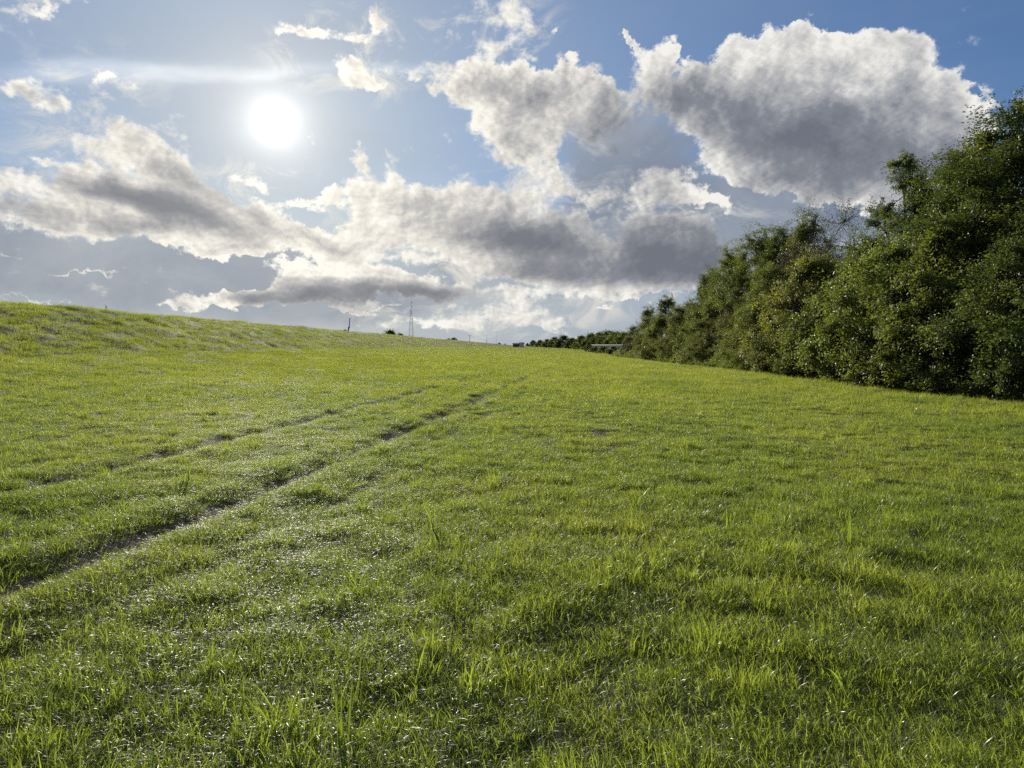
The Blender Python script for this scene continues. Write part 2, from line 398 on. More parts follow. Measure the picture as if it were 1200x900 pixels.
# ------------------------------------------------------------------ ground sheet
mt, t = new_mat('soil_and_turf'); g = NT(t)
geo = g.n('ShaderNodeNewGeometry'); at = g.n('ShaderNodeAttribute'); at.attribute_name = 'bare'
n_big = g.noise(geo.outputs['Position'], .25, 5, .6); n_small = g.noise(geo.outputs['Position'], 9.0, 8, .7)
turf = g.mix(g.rng(n_small, .35, .65), c4(.030, .042, .012), c4(.065, .085, .022))
turf = g.mix(g.rng(n_big, .4, .62, 0, .5), turf, c4(.08, .085, .03))
soil = g.mix(g.rng(n_small, .35, .68), c4(.07, .056, .040), c4(.21, .175, .13))
colr = g.mix(g.rng(g.math('ADD', at.outputs['Fac'], g.rng(n_small, .3, .7, -.25, .25)), .25, .55), turf, soil)
pr = g.n('ShaderNodeBsdfPrincipled'); g.put(pr.inputs['Base Color'], colr); pr.inputs['Roughness'].default_value = .85; pr.inputs['Specular IOR Level'].default_value = .08
bp = g.n('ShaderNodeBump'); bp.inputs['Strength'].default_value = .8; bp.inputs['Distance'].default_value = .04
g.put(bp.inputs['Height'], n_small); t.links.new(bp.outputs[0], pr.inputs['Normal'])
o_ = g.n('ShaderNodeOutputMaterial'); t.links.new(pr.outputs[0], o_.inputs[0])
M_GROUND = mt

def axis(parts):
    out = []
    for a, b, s0, s1 in parts:
        x = a; 
        while x < b:
            out.append(x); f = (x - a) / (b - a); x += s0 * (s1 / s0) ** f
    out.append(parts[-1][1]); return np.array(out)
gx = axis([(-9000, -60, 2500, 6), (-60, -9, 1.0, .5), (-9, 9, .09, .09), (9, 40, .5, 2), (40, 9000, 3, 2500)])
gy = axis([(-60, -3, 12, .6), (-3, 1.5, .5, .2), (1.5, 22, .10, .16), (22, 70, .25, 1.2), (70, 400, 1.5, 9), (400, 12000, 10, 1500)])
X_, Y_ = np.meshgrid(gx, gy)
Z_ = height(X_, Y_)
nx, ny = len(gx), len(gy)
idx = (np.arange(ny - 1)[:, None] * nx + np.arange(nx - 1)[None, :]).ravel()
quads = np.stack([idx, idx + 1, idx + nx + 1, idx + nx], 1)
field_o = mesh_np('field', np.stack([X_, Y_, Z_], -1).reshape(-1, 3), quads, M_GROUND, smooth=True)
tag(field_o, 'grass field rising on one side to a long low embankment', 'field', kind='structure')
ba = field_o.data.attributes.new('bare', 'FLOAT', 'POINT')
BP = lambda x, y: sstep(fbm(x * 1.5, y * 1.1, 77, 3), .62, .95) * 0.5      # a few thin patches
bare = np.maximum(rut_fields(X_, Y_), BP(X_, Y_)).ravel().astype(np.float32)
ba.data.foreach_set('value', bare)

# ------------------------------------------------------------------ grass
RS = np.random.RandomState(11)
def blade_mesh(name, n, radius, hmin, hmax, wmin, wmax, lean, mat, dry=0, seed=0, segs=4):
    r = np.random.RandomState(seed)
    a = r.rand(n) * 2 * np.pi; d = radius * np.sqrt(r.rand(n))
    bx, by = d * np.cos(a), d * np.sin(a)
    h = hmin + (hmax - hmin) * r.rand(n) ** 1.3; w = wmin + (wmax - wmin) * r.rand(n)
    dirn = a + r.randn(n) * 1.1; bend = lean * (.25 + r.rand(n) * 1.1)
    face = dirn + np.pi / 2 + r.randn(n) * .45
    tw = r.randn(n) * .8
    V = []; 
    for k in range(segs + 1):
        s = k / segs
        ang = bend * s                                # the blade arches over
        # integrate the arc
        L_ = h * s
        hx = L_ * np.sin(ang * .75); hz_ = L_ * np.cos(ang * .75)
        cx = bx + np.cos(dirn) * hx; cy = by + np.sin(dirn) * hx
        ww = w * (1 - s ** 2.2) * .5 + .0002
        fa = face + tw * s
        V.append(np.stack([cx - np.cos(fa) * ww, cy - np.sin(fa) * ww, hz_], -1))
        V.append(np.stack([cx + np.cos(fa) * ww, cy + np.sin(fa) * ww, hz_], -1))
    V = np.stack(V, 1)                                # n, 2(segs+1), 3
    nv = 2 * (segs + 1)
    base = np.arange(n)[:, None] * nv
    fs = np.concatenate([base + np.array([2 * k, 2 * k + 1, 2 * k + 3, 2 * k + 2]) for k in range(segs)], 0)
    o = mesh_np(name, V.reshape(-1, 3), fs, mat, smooth=True, link=False)
    return o

M_GRASS = leaf_material('grass_blade', (.085, .135, .018), (.125, .170, .024), (.50, .66, .055), .59, .36, .5, .22,
                        tint=((.14, .165, .035), (.60, .66, .075)))
M_GRASS_FAR = leaf_material('grass_blade_distant', (.085, .130, .018), (.125, .165, .024), (.48, .57, .060), .57, .48, .28, .22,
                        tint=((.14, .165, .035), (.60, .66, .075)))
M_STRAW = leaf_material('dry_blade', (.30, .27, .17), (.42, .38, .27), (.35, .31, .18), .35, .45, .5)
M_BROAD = leaf_material('broad_blade', (.08, .14, .025), (.10, .16, .03), (.45, .60, .06), .55, .30, .5)

protos = bpy.data.collections.new('grass_kinds')
def proto(o): protos.objects.link(o); return o
KN = 0
for k in range(6): proto(blade_mesh('kind_%02d' % KN, 88, .13, .025, .105, .0020, .0042, 1.9, M_GRASS, seed=100 + k)); KN += 1
for k in range(3): proto(blade_mesh('kind_%02d' % KN, 34, .08, .08, .17, .003, .0055, 1.2, M_GRASS, seed=200 + k)); KN += 1      # 6-8 tall tufts
for k in range(2): proto(blade_mesh('kind_%02d' % KN, 30, .12, .05, .14, .0008, .0017, 2.2, M_STRAW, seed=300 + k)); KN += 1     # 9-10 straw
M_SHINE = leaf_material('arching_blade', (.10, .15, .045), (.16, .19, .07), (.46, .60, .10), .50, .30, .8)
for k in range(2): proto(blade_mesh('kind_%02d' % KN, 26, .12, .09, .19, .0018, .0034, 2.4, M_SHINE, seed=350 + k, segs=6)); KN += 1  # 11-12 arching
proto(blade_mesh('kind_%02d' % KN, 9, .05, .16, .30, .007, .012, .6, M_BROAD, seed=400)); KN += 1                                # 13 broad
for k in range(3): proto(blade_mesh('kind_%02d' % KN, 60, .22, .06, .17, .003, .007, .9, M_GRASS_FAR, seed=500 + k, segs=2)); KN += 1  # 14-16 far

def scatter_object(name, pts, rot, scl, kind_idx, collection):
    me = bpy.data.meshes.new(name); me.vertices.add(len(pts)); me.vertices.foreach_set('co', np.ascontiguousarray(pts, dtype=np.float32).ravel())
    for nm, ty, arr, key in (('rot', 'FLOAT_VECTOR', rot, 'vector'), ('scl', 'FLOAT_VECTOR', scl, 'vector'), ('pick', 'INT', kind_idx, 'value')):
        a = me.attributes.new(nm, ty, 'POINT'); a.data.foreach_set(key, np.ascontiguousarray(arr, dtype=np.int32 if ty == 'INT' else np.float32).ravel())
    o = bpy.data.objects.new(name, me); COL.objects.link(o)
    ng = bpy.data.node_groups.new(name + '_nodes', 'GeometryNodeTree')
    ng.interface.new_socket('Geometry', in_out='INPUT', socket_type='NodeSocketGeometry')
    ng.interface.new_socket('Geometry', in_out='OUTPUT', socket_type='NodeSocketGeometry')
    gi = ng.nodes.new('NodeGroupInput'); go = ng.nodes.new('NodeGroupOutput')
    ci = ng.nodes.new('GeometryNodeCollectionInfo'); ci.inputs[0].default_value = collection
    ci.inputs['Separate Children'].default_value = True; ci.inputs['Reset Children'].default_value = True
    ip = ng.nodes.new('GeometryNodeInstanceOnPoints')
    def attr(nm, ty):
        a = ng.nodes.new('GeometryNodeInputNamedAttribute'); a.data_type = ty; a.inputs['Name'].default_value = nm
        return a.outputs['Attribute']
    ng.links.new(gi.outputs[0], ip.inputs['Points']); ng.links.new(ci.outputs[0], ip.inputs['Instance'])
    ip.inputs['Pick Instance'].default_value = True
    ng.links.new(attr('pick', 'INT'), ip.inputs['Instance Index'])
    ng.links.new(attr('rot', 'FLOAT_VECTOR'), ip.inputs['Rotation']); ng.links.new(attr('scl', 'FLOAT_VECTOR'), ip.inputs['Scale'])
    ng.links.new(ip.outputs[0], go.inputs[0])
    md = o.modifiers.new('scatter', 'NODES'); md.node_group = ng
    return o

def grass_points(n, r0, r1, p, half):
    """radii with density falling as r**-p, beyond r0 constant"""
    rr = np.linspace(r0, 8, 50); rr = np.concatenate([rr, np.geomspace(8, r1, 400)[1:]])
    dens = np.where(rr < 8, 1.0, (rr / 8) ** -p) * rr
    c = np.concatenate([[0], np.cumsum((dens[1:] + dens[:-1]) / 2 * np.diff(rr))]); c /= c[-1]
    r = np.interp(RS.rand(n), c, rr); th = (RS.rand(n) * 2 - 1) * half
    return r * np.sin(th), r * np.cos(th), r

def make_grass(n):
    x, y, r = grass_points(n, 1.0, 1600, 1.62, math.radians(45))
    keep = (x < np.where(y > 128, 16 + y * .13, 20.5)) & (x > -43)
    b = np.maximum(rut_fields(x, y), BP(x, y))
    keep &= RS.rand(n) > np.clip(b * 1.25 - .15, 0, .90)
    x, y, r, b = x[keep], y[keep], r[keep], b[keep]
    n = len(x); z = height(x, y) - .005
    tuss = fbm(x * 1.5, y * 1.3, 21, 4); lush = fbm(x * .18, y * .13, 22, 3)
    s = np.clip(r / 14, 1, None) ** .48
    hs = np.clip(.90 + .16 * tuss + .46 * fbm(x * 3.9, y * 3.4, 23, 3) + .10 * lush, .30, 1.6) * (1 - .6 * np.clip(b, 0, 1)) * np.clip(s, 1, 1.35) * (.8 + .4 * RS.rand(n))
    hs *= np.where((x < -22), 1.05 + .35 * fbm(x * .5, y * .25, 41, 3), 1.0)
    kind = RS.randint(0, 6, n)
    u = RS.rand(n)
    kind = np.where((tuss > .35) & (u < .16), RS.randint(6, 9, n), kind)
    straw = (u > .96 - .25 * b) & (r < 60); kind = np.where(straw, RS.randint(9, 11, n), kind)
    kind = np.where((u > .50) & (u < .62) & (r < 90), RS.randint(11, 13, n), kind)
    kind = np.where((u < .003) & (r < 30), 13, kind)
    kind = np.where((RS.rand(n) < sstep(r, 12, 75)) & ~straw & (kind < 11), RS.randint(14, 17, n), kind)
    rot = np.stack([RS.randn(n) * .12, RS.randn(n) * .12 + .06, RS.rand(n) * 6.283], 1)
    scl = np.stack([s, s, hs], 1)
    return scatter_object('grass', np.stack([x, y, z], 1), rot, scl, kind, protos)

GRASS_N = 300000
grass_o = make_grass(GRASS_N)
tag(grass_o, 'ankle-high green grass with some dry blades covering the field', 'grass', kind='stuff')

# ------------------------------------------------------------------ trees
def leafmat(name, b1, b2, tr, rough=.46, spec=.5, mixf=.42): return leaf_material(name, b1, b2, tr, mixf, rough, spec)
LM = {
 'dark':   leafmat('leaf_dark_green', (.040, .062, .016), (.062, .085, .022), (.19, .26, .035)),
 'mid':    leafmat('leaf_mid_green', (.064, .090, .020), (.095, .118, .028), (.37, .44, .055)),
 'olive':  leafmat('leaf_olive', (.088, .104, .036), (.12, .13, .046), (.42, .46, .09)),
 'light':  leafmat('leaf_light_green', (.095, .130, .032), (.13, .16, .042), (.50, .60, .09)),
 'yellow': leafmat('leaf_yellowing', (.16, .18, .03), (.20, .20, .035), (.64, .66, .08)),
 'glossy': leafmat('leaf_glossy', (.052, .075, .022), (.075, .095, .03), (.26, .32, .05), .22, .9, .38),
 'brown':  leafmat('leaf_sparse_brown', (.075, .075, .035), (.10, .085, .04), (.18, .17, .06)),
}
M_BARK = plain_material('bark', (.085, .070, .055), .9, col2=(.16, .14, .115), scale=9, bump=.6)

def tube_np(paths):
    """paths: list of (points (k,3), radii (k,)) -> verts, quads of six-sided tubes"""
    V = []; Fc = []; off = 0; S = 6
    ang = np.arange(S) / S * 2 * np.pi
    for p, r in paths:
        p = np.asarray(p, float); r = np.asarray(r, float); k = len(p)
        tg = np.gradient(p, axis=0); tg /= np.linalg.norm(tg, axis=1)[:, None] + 1e-9
        up = np.where(np.abs(tg[:, 2:3]) > .9, np.array([[1., 0, 0]]), np.array([[0, 0, 1.]]))
        a = np.cross(tg, up); a /= np.linalg.norm(a, axis=1)[:, None] + 1e-9; b = np.cross(tg, a)
        ring = p[:, None, :] + r[:, None, None] * (np.cos(ang)[None, :, None] * a[:, None, :] + np.sin(ang)[None, :, None] * b[:, None, :])
        V.append(ring.reshape(-1, 3))
        for i in range(k - 1):
            for s in range(S):
                Fc.append((off + i * S + s, off + i * S + (s + 1) % S, off + (i + 1) * S + (s + 1) % S, off + (i + 1) * S + s))
        off += k * S
    return np.concatenate(V), np.array(Fc)

def curve(p0, p1, r0, r1, rs, sag=0.12, k=5):
    p0 = np.array(p0, float); p1 = np.array(p1, float); L_ = np.linalg.norm(p1 - p0)
    t_ = np.linspace(0, 1, k)[:, None]
    mid = rs.randn(3) * sag * L_ * .5 + np.array([0, 0, -sag * L_ * .4])
    p = p0 + (p1 - p0) * t_ + mid * (4 * t_ * (1 - t_)) + rs.randn(k, 3) * L_ * .02 * (t_ > 0) * (t_ < 1)
    return p, r0 + (r1 - r0) * t_[:, 0]

def build_kind(key, h, w, z0, nclump, nleaf, leaf, mats, seed, stems=1, clump_r=.6, narrow=.5, shape=0.55, holes=.25, droop=0.1, upright=0.):
    """one kind of tree, height h, crown width w reaching down to z0; returns (trunk mesh, crown mesh)"""
    rs = np.random.RandomState(seed)
    paths = []; C = []
    # clump centres inside an uneven envelope
    lobes = [(rs.rand() * 6.283, rs.uniform(.2, .95), rs.uniform(.7, 1.25)) for _ in range(7)]
    tries = 0
    while len(C) < nclump and tries < 40000:
        tries += 1
        s = rs.rand(); z = z0 + (h - z0) * s
        env = (math.sin(math.pi * min(1, (s * (1 - .12) + .12)) ** shape)) ** .75 if s < .98 else .25
        az_ = rs.rand() * 6.283
        lob = 1.0
        for la, ls, lw in lobes:
            dd = (math.cos(az_ - la) - 1) * 2.2 - ((s - ls) * 3.5) ** 2
            lob += .38 * (lw - .9) * math.exp(dd) * 2
        R = w / 2 * env * lob
        rad = R * (rs.rand() ** .33)
        if rad < R * .45 and rs.rand() < .55: continue
        c = np.array([rad * math.cos(az_), rad * math.sin(az_), z])
        if C and np.min(np.linalg.norm(np.array(C) - c, axis=1)) < clump_r * .62: continue
        C.append(c)
    C = np.array(C); C = C[rs.rand(len(C)) > holes * .4]
    # stems and limbs
    bases = []
    for st in range(stems):
        a_ = st * 6.283 / stems + rs.rand(); sp = 0 if stems == 1 else .25
        b0 = np.array([math.cos(a_) * sp, math.sin(a_) * sp, -.15]); lean = 0 if stems == 1 else w * .16
        top = np.array([math.cos(a_) * lean, math.sin(a_) * lean, h * (.86 if stems == 1 else .75)]) + np.append(rs.randn(2) * .15, 0)
        r0 = h * .018 / (1 + .5 * (stems > 1)) + .02
        p, r = curve(b0, top, r0, r0 * .18, rs, .04, 9); paths.append((p, r)); bases.append((p, r))
    # limbs leading to groups of clumps
    order = rs.permutation(len(C)); nl = max(6, len(C) // 7); hubs = C[order[:nl]] * np.array([.62, .62, 1]) - np.array([0, 0, clump_r * .8])
    hub_r = []
    for hb in hubs:
        p, r = bases[rs.randint(len(bases))]
        zt = max(.3, hb[2] - np.hypot(hb[0], hb[1]) * (.9 + upright)); i = int(np.argmin(np.abs(p[:, 2] - zt)))
        rr0 = r[i] * .62; q = curve(p[i], hb, rr0, .018 + rr0 * .25, rs, .10, 6); paths.append(q); hub_r.append(q[1][-1])
    for c in C:
        j = int(np.argmin(np.linalg.norm(hubs - c, axis=1))); q = curve(hubs[j], c, hub_r[j], .010, rs, .12, 4); paths.append(q)
        for _ in range(3):
            e = c + rs.randn(3) * clump_r * .65; paths.append(curve(c, e, .009, .004, rs, .1, 3))
    tv, tf = tube_np(paths)
    trunk = mesh_np('trunk', tv, tf, M_BARK, smooth=True, link=False).data
    # leaves in sprays round each clump centre
    per = np.maximum(8, (nleaf * (rs.rand(len(C)) * .9 + .55) / len(C))).astype(int)
    cc = np.repeat(C, per, axis=0); n = len(cc)
    cr = np.repeat(clump_r * (.6 + .8 * rs.rand(len(C))), per)
    # twigs within the clump: leaves sit along short rays, so clumps look ragged
    nt_ = 14; tw_id = rs.randint(0, nt_, n); cl_id = np.repeat(np.arange(len(C)), per)
    td = rs.randn(len(C), nt_, 3); td[..., 2] = td[..., 2] * .75 + .15 - droop; td /= np.linalg.norm(td, axis=2)[..., None]
    d = td[cl_id, tw_id]; tlen = (rs.rand(len(C), nt_) * .8 + .5)[cl_id, tw_id]
    pos = cc + d * (cr * tlen * rs.rand(n) ** .7)[:, None] * 1.25 + rs.randn(n, 3) * (cr * .13)[:, None]
    pos[:, 2] = np.maximum(pos[:, 2], .03)
    L_ = leaf * (.6 + .8 * rs.rand(n)); W_ = L_ * narrow
    u = d + rs.randn(n, 3) * .7; u[:, 2] -= droop * 2 + .15; u /= np.linalg.norm(u, axis=1)[:, None]
    nn = rs.randn(n, 3) + np.array([0, 0, .8]); nn -= (nn * u).sum(1)[:, None] * u; nn /= np.linalg.norm(nn, axis=1)[:, None] + 1e-9
    s_ = np.cross(nn, u); fold = nn * (W_ * .25)[:, None]
    v0 = pos; v1 = pos + u * (L_ * .45)[:, None] + s_ * (W_ / 2)[:, None] + fold; v2 = pos + u * L_[:, None]; v3 = pos + u * (L_ * .45)[:, None] - s_ * (W_ / 2)[:, None] + fold
    V = np.stack([v0, v1, v2, v3], 1).reshape(-1, 3)
    b = np.arange(n)[:, None] * 4
    q = np.concatenate([b + np.array([0, 1, 2]), b + np.array([0, 2, 3])], 0)
    crown = mesh_np('crown', V, q, LM[mats[0]], link=False).data
    for k in mats[1:]: crown.materials.append(LM[k])
    if len(mats) > 1:                                     # some limbs carry leaves of the second hue
        cm = (rs.rand(len(C)) < .3).astype(np.int32)[cl_id]; crown.polygons.foreach_set('material_index', np.concatenate([cm, cm]).astype(np.int32))
    return trunk, crown

KINDS = {
 # key            h    w    z0  clumps leaves leaf  materials
 'tall_a':  dict(h=11, w=6.0, z0=2.0, nclump=170, nleaf=90000, leaf=.095, mats=['dark', 'mid'], seed=1, clump_r=.62),
 'tall_b':  dict(h=10, w=5.4, z0=1.6, nclump=140, nleaf=78000, leaf=.088, mats=['mid', 'dark'], seed=2, clump_r=.60, upright=.5, holes=.5),
 'crowned': dict(h=11, w=5.0, z0=2.2, nclump=105, nleaf=52000, leaf=.092, mats=['dark', 'mid'], seed=3, clump_r=.55, holes=.6, upright=.4),
 'sparse':  dict(h=10, w=4.4, z0=3.0, nclump=80, nleaf=6500, leaf=.09, mats=['brown', 'olive'], seed=4, clump_r=.62, upright=.8, stems=3),
 'willow':  dict(h=7, w=5.0, z0=.35, nclump=120, nleaf=90000, leaf=.105, mats=['olive', 'mid'], seed=5, clump_r=.58, narrow=.24, stems=4, droop=.12),
 'shrub_a': dict(h=5, w=4.8, z0=.15, nclump=95, nleaf=60000, leaf=.085, mats=['mid', 'light'], seed=6, clump_r=.52, stems=4),
 'shrub_b': dict(h=4.5, w=4.4, z0=.15, nclump=85, nleaf=44000, leaf=.10, mats=['glossy', 'mid'], seed=7, clump_r=.50, stems=5, narrow=.6),
 'bush':    dict(h=1.8, w=3.2, z0=.05, nclump=48, nleaf=13000, leaf=.085, mats=['glossy', 'light'], seed=8, clump_r=.36, stems=6),
 'far':     dict(h=8, w=7.5, z0=.4, nclump=70, nleaf=16000, leaf=.30, mats=['dark', 'mid'], seed=9, clump_r=.95),
}
MESH = {k: build_kind(k, **v) for k, v in KINDS.items()}

def empty(name, loc, rz=0.0, scale=(1, 1, 1)):
    o = bpy.data.objects.new(name, None); COL.objects.link(o); o.location = loc; o.rotation_euler = (0, 0, rz); o.scale = scale
    o.empty_display_size = .3; return o

_first = {}
def place_tree(name, kind, x, y, h, label, cat, group, rz, wide=1.0, recolour=None, sink=0.0):
    k = h / KINDS[kind]['h']; z = H(x, y) - .02 - sink
    root = empty(name, (x, y, z), rz, (k * wide, k * wide, k))
    tag(root, label, cat, group)
    if kind in _first:                                    # copies share the mesh data of the first of their kind
        t0, c0 = _first[kind]; tk = t0.copy(); cr = c0.copy()
    else:
        tk = bpy.data.objects.new('trunk', MESH[kind][0]); cr = bpy.data.objects.new('crown', MESH[kind][1]); _first[kind] = (tk, cr)
    for o in (tk, cr): COL.objects.link(o); o.parent = root
    for i in range(len(cr.material_slots)): cr.material_slots[i].link = 'DATA'
    if recolour:
        for i, c in enumerate(recolour): cr.material_slots[i].link = 'OBJECT'; cr.material_slots[i].material = LM[c]
    return root

def at(px, X):
    """depth at which a thing standing X metres to the side appears in photo column px"""
    return F * X / (px - 605)

def top_h(px, topy, X):
    y = at(px, X); return CAMZ + (405 - topy) / F * y - H(X, y)

GT = 'trees of the wood beside the field'; GS = 'shrubs along the edge of the wood'
TALL = [  # px, X, top y, kind, width, turn, label, recolour
 (760, 22, 360, 'tall_b', 1.15, .3, 'dusky olive tree ending the wood at its far tip, above the lowest shrub', ['olive', 'dark']),
 (781, 21.5, 347, 'tall_b', 1.2, 1.1, 'small round-headed dark tree near the far tip of the wood, its top standing alone', None),
 (806, 22, 352, 'tall_b', 1.26, 2.0, 'low pale-topped tree in the dip between the round-headed tree and the rising treetops', ['olive', 'mid']),
 (830, 22, 316, 'tall_a', 0.92, .5, 'dark green tree forming the first big step up of the treetops from the far end', None),
 (856, 22, 292, 'tall_b', 1.03, 4.1, 'mid green tree between the first treetop step and the dense tree with sky holes', None),
 (884, 21.5, 272, 'tall_b', 1.25, 2.6, 'dense dark tree with small holes of sky through its head', None),
 (915, 22, 268, 'tall_a', 0.98, 3.3, 'broad dark tree standing right behind the soft pale green willow', None),
 (946, 22.5, 252, 'tall_b', 0.98, 5.2, 'thin-leaved grey-green tree between the broad dark tree and the bare twiggy one', ['olive', 'brown']),
 (985, 22.5, 237, 'sparse', 1.0, 1.9, 'nearly bare twiggy tree showing grey branches against the cloud', None),
 (1012, 22, 278, 'tall_b', 1.15, .9, 'leafy green tree filling the dip between the bare twiggy tree and the flat-headed one', None),
 (1056, 22, 196, 'crowned', 1.1, 4.5, 'tall tree with a separate flat-topped dark head jutting over its neighbours', None),
 (1088, 22.5, 210, 'tall_b', 1.15, 3.7, 'yellow-green tree just nearer than the flat-headed one, its top leaning into it', ['mid', 'light']),
 (1128, 22.5, 168, 'tall_a', 1.09, 1.4, 'tall dark tree one place before the highest tree of the wood', None),
 (1163, 22, 138, 'crowned', 1.5, .2, 'highest tree of the wood with a ragged open top near the picture edge', None),
 (1205, 22.5, 152, 'tall_a', 1.26, 2.9, 'large dark tree cut by the picture edge, its crown nearly black low down', None),
 (1275, 21.5, 150, 'tall_a', 1.15, 4.4, 'dark tree beyond the one cut by the picture edge, mostly out of frame', None),
]
for px, X, ty, kd, wd, rz, lab, rc in TALL:
    place_tree('tree', kd, X, at(px, X), top_h(px, ty, X), lab, 'tree', GT, rz, wd, rc)
SHR = [
 (741, 19.4, 384, 'willow', 1.0, .4, 'lowest rounded brownish shrub at the far tip of the wood', ['olive', 'brown']),
 (757, 19.8, 374, 'willow', 1.0, 1.9, 'olive shrub second from the far tip of the wood', ['olive', 'olive']),
 (775, 19.2, 372, 'shrub_a', 1.0, 2.6, 'dull green shrub under the small round-headed tree', ['olive', 'mid']),
 (796, 19.8, 362, 'willow', 1.1, 3.1, 'soft olive shrub under the dip in the treetops', None),
 (818, 19.2, 364, 'shrub_a', 1.0, .2, 'green shrub with a dark hollow beneath it, under the first step of the treetops', ['mid', 'olive']),
 (840, 19.8, 342, 'willow', 1.1, 4.0, 'tall feathery olive shrub beside the green shrub with a dark hollow', None),
 (868, 19.6, 345, 'willow', 1.0, 5.1, 'grey-olive feathery shrub in front of the dense tree with sky holes', ['olive', 'brown']),
 (898, 19.8, 318, 'willow', 1.1, .9, 'soft pale green willow with a smooth rounded top, brightest of the middle wood', ['mid', 'light']),
 (926, 18.9, 352, 'shrub_a', .9, 1.3, 'leafy light green shrub at the foot of the pale green willow', None),
 (951, 19.8, 302, 'shrub_a', 1.0, 2.2, 'shrub with yellowing autumn leaves under the thin grey-green tree', ['olive', 'yellow']),
 (975, 18.9, 346, 'shrub_b', 1.1, 3.0, 'shrub with shiny leaves glinting white, below the yellowing shrub', None),
 (1004, 19.6, 310, 'shrub_b', 1.1, 4.2, 'large shiny-leaved shrub under the nearly bare twiggy tree', None),
 (1038, 19.3, 292, 'shrub_a', 1.1, 5.0, 'tall light green shrub below the flat-headed tree', ['light', 'mid']),
 (1072, 19.0, 330, 'shrub_b', 1.0, .6, 'dark shiny-leaved shrub nearer than the tall light green shrub', ['dark', 'glossy']),
 (1108, 19.4, 268, 'shrub_a', 1.1, 1.7, 'big mid green shrub below the tall dark tree', ['mid', 'mid']),
 (1150, 19.0, 330, 'shrub_b', 1.1, 2.8, 'dark leafy shrub at the foot of the highest tree', ['dark', 'mid']),
 (1196, 19.4, 290, 'shrub_a', 1.1, 3.9, 'nearly black-green shrub at the picture edge, tallest of the nearest shrubs', ['dark', 'mid']),
 (1262, 19.2, 300, 'shrub_b', 1.1, 4.7, 'dark shrub nearest the camera, mostly cut off by the picture edge', ['dark', 'dark']),
]
for px, X, ty, kd, wd, rz, lab, rc in SHR:
    place_tree('shrub', kd, X, at(px, X), top_h(px, ty, X), lab, 'shrub', GS, rz, wd, rc)
# ------------------------------------------------------------------ weeds and brambles along the foot of the wood
def make_undergrowth():
    n = 3800
    y = 14 + 122 * RS.rand(n) ** 1.25; x = 17.35 + .55 * vnoise(y * .35, y * 0, 3) + np.abs(RS.randn(n)) * .55
    n_ = len(x); z = height(x, y) - .02
    near = np.clip((x - 17.0) / 1.5, .35, 1.5)
    kd = np.where(RS.rand(n_) < .5, 0, RS.randint(1, 4, n_))
    s = (.7 + .7 * RS.rand(n_)) * near
    rot = np.stack([RS.randn(n_) * .1, RS.randn(n_) * .1, RS.rand(n_) * 6.283], 1)
    o = scatter_object('undergrowth', np.stack([x, y, z], 1), rot, np.stack([s, s, s], 1), kd, weeds)
    return o
weeds = bpy.data.collections.new('weed_kinds')
wv = build_kind('weed', h=.9, w=.8, z0=.03, nclump=14, nleaf=1100, leaf=.075, mats=['light', 'olive'], seed=21, clump_r=.20, stems=4)
weeds.objects.link(bpy.data.objects.new('weed_a', wv[1]))
weeds.objects.link(blade_mesh('weed_b', 60, .30, .25, .75, .004, .009, .8, M_GRASS, seed=61))
weeds.objects.link(blade_mesh('weed_c', 45, .28, .30, .85, .004, .008, .6, M_STRAW, seed=62))
wv = build_kind('weed', h=.6, w=1.0, z0=.03, nclump=14, nleaf=800, leaf=.06, mats=['dark', 'glossy'], seed=22, clump_r=.20, stems=4)
weeds.objects.link(bpy.data.objects.new('weed_d', wv[1]))
ug = make_undergrowth(); tag(ug, 'tangle of weeds and long grass along the foot of the wood', 'undergrowth', kind='stuff')

# ------------------------------------------------------------------ the distant tree line
GF = 'trees of the distant tree line'
FAR = [   # px, X, top y, width, turn, colours, label
 (618, 34, 402.0, 1.22, .1, 'last tiny tree of the distant line, next to the small white shed'),
 (625, 33, 399.0, 1.49, 1.1, 'low tree at the thin end of the distant line, second from the white shed'),
 (633, 33, 398.6, 1.49, 2.3, 'low dark tree third from the white shed in the distant line'),
 (641, 31, 397.6, 1.49, 3.2, 'bluish dark tree before the step up of the distant line'),
 (650, 38.0, 395.2, 1.35, .8, 'pale green tree where the distant line steps up'),
 (660, 37.0, 393.4, 1.49, 4.1, 'highest tree in the left half of the distant line, round-topped and mid green'),
 (670, 38.0, 396.2, 1.49, 5.2, 'low wide tree in the dip of the distant line'),
 (682, 37.0, 393.6, 1.49, 1.9, 'dark tree above the dip of the distant line, left of the round isolated bush'),
 (693, 36.5, 391.0, 1.35, 2.7, 'upright tree directly behind the round isolated bush'),
 (703, 38.0, 390.0, 1.49, .3, 'wide dark tree above the pale low building, farther half'),
 (712, 38.0, 388.2, 1.35, 3.9, 'highest tree of the whole distant line, above the middle of the pale low building'),
 (722, 38.0, 389.2, 1.49, 4.8, 'tree touching the far tip of the near wood, above the building end'),
 (731, 39.0, 390.0, 1.49, 5.9, 'tree mostly hidden behind the far tip of the near wood'),
]
for i, (px, X, ty, wd, rz, lab) in enumerate(FAR):
    place_tree('far_tree', 'far', X, at(px, X), top_h(px, ty, X), lab, 'tree', GF, rz, wd, (['mid', 'dark'], ['dark', 'dark'], ['dark', 'mid'], ['olive', 'mid'])[i % 4])
place_tree('bush', 'far', 22.5, at(690, 22.5), top_h(690, 401, 22.5), 'round isolated dark bush at the field edge before the pale building', 'bush', None, 1.2, .75, ['dark', 'dark'])
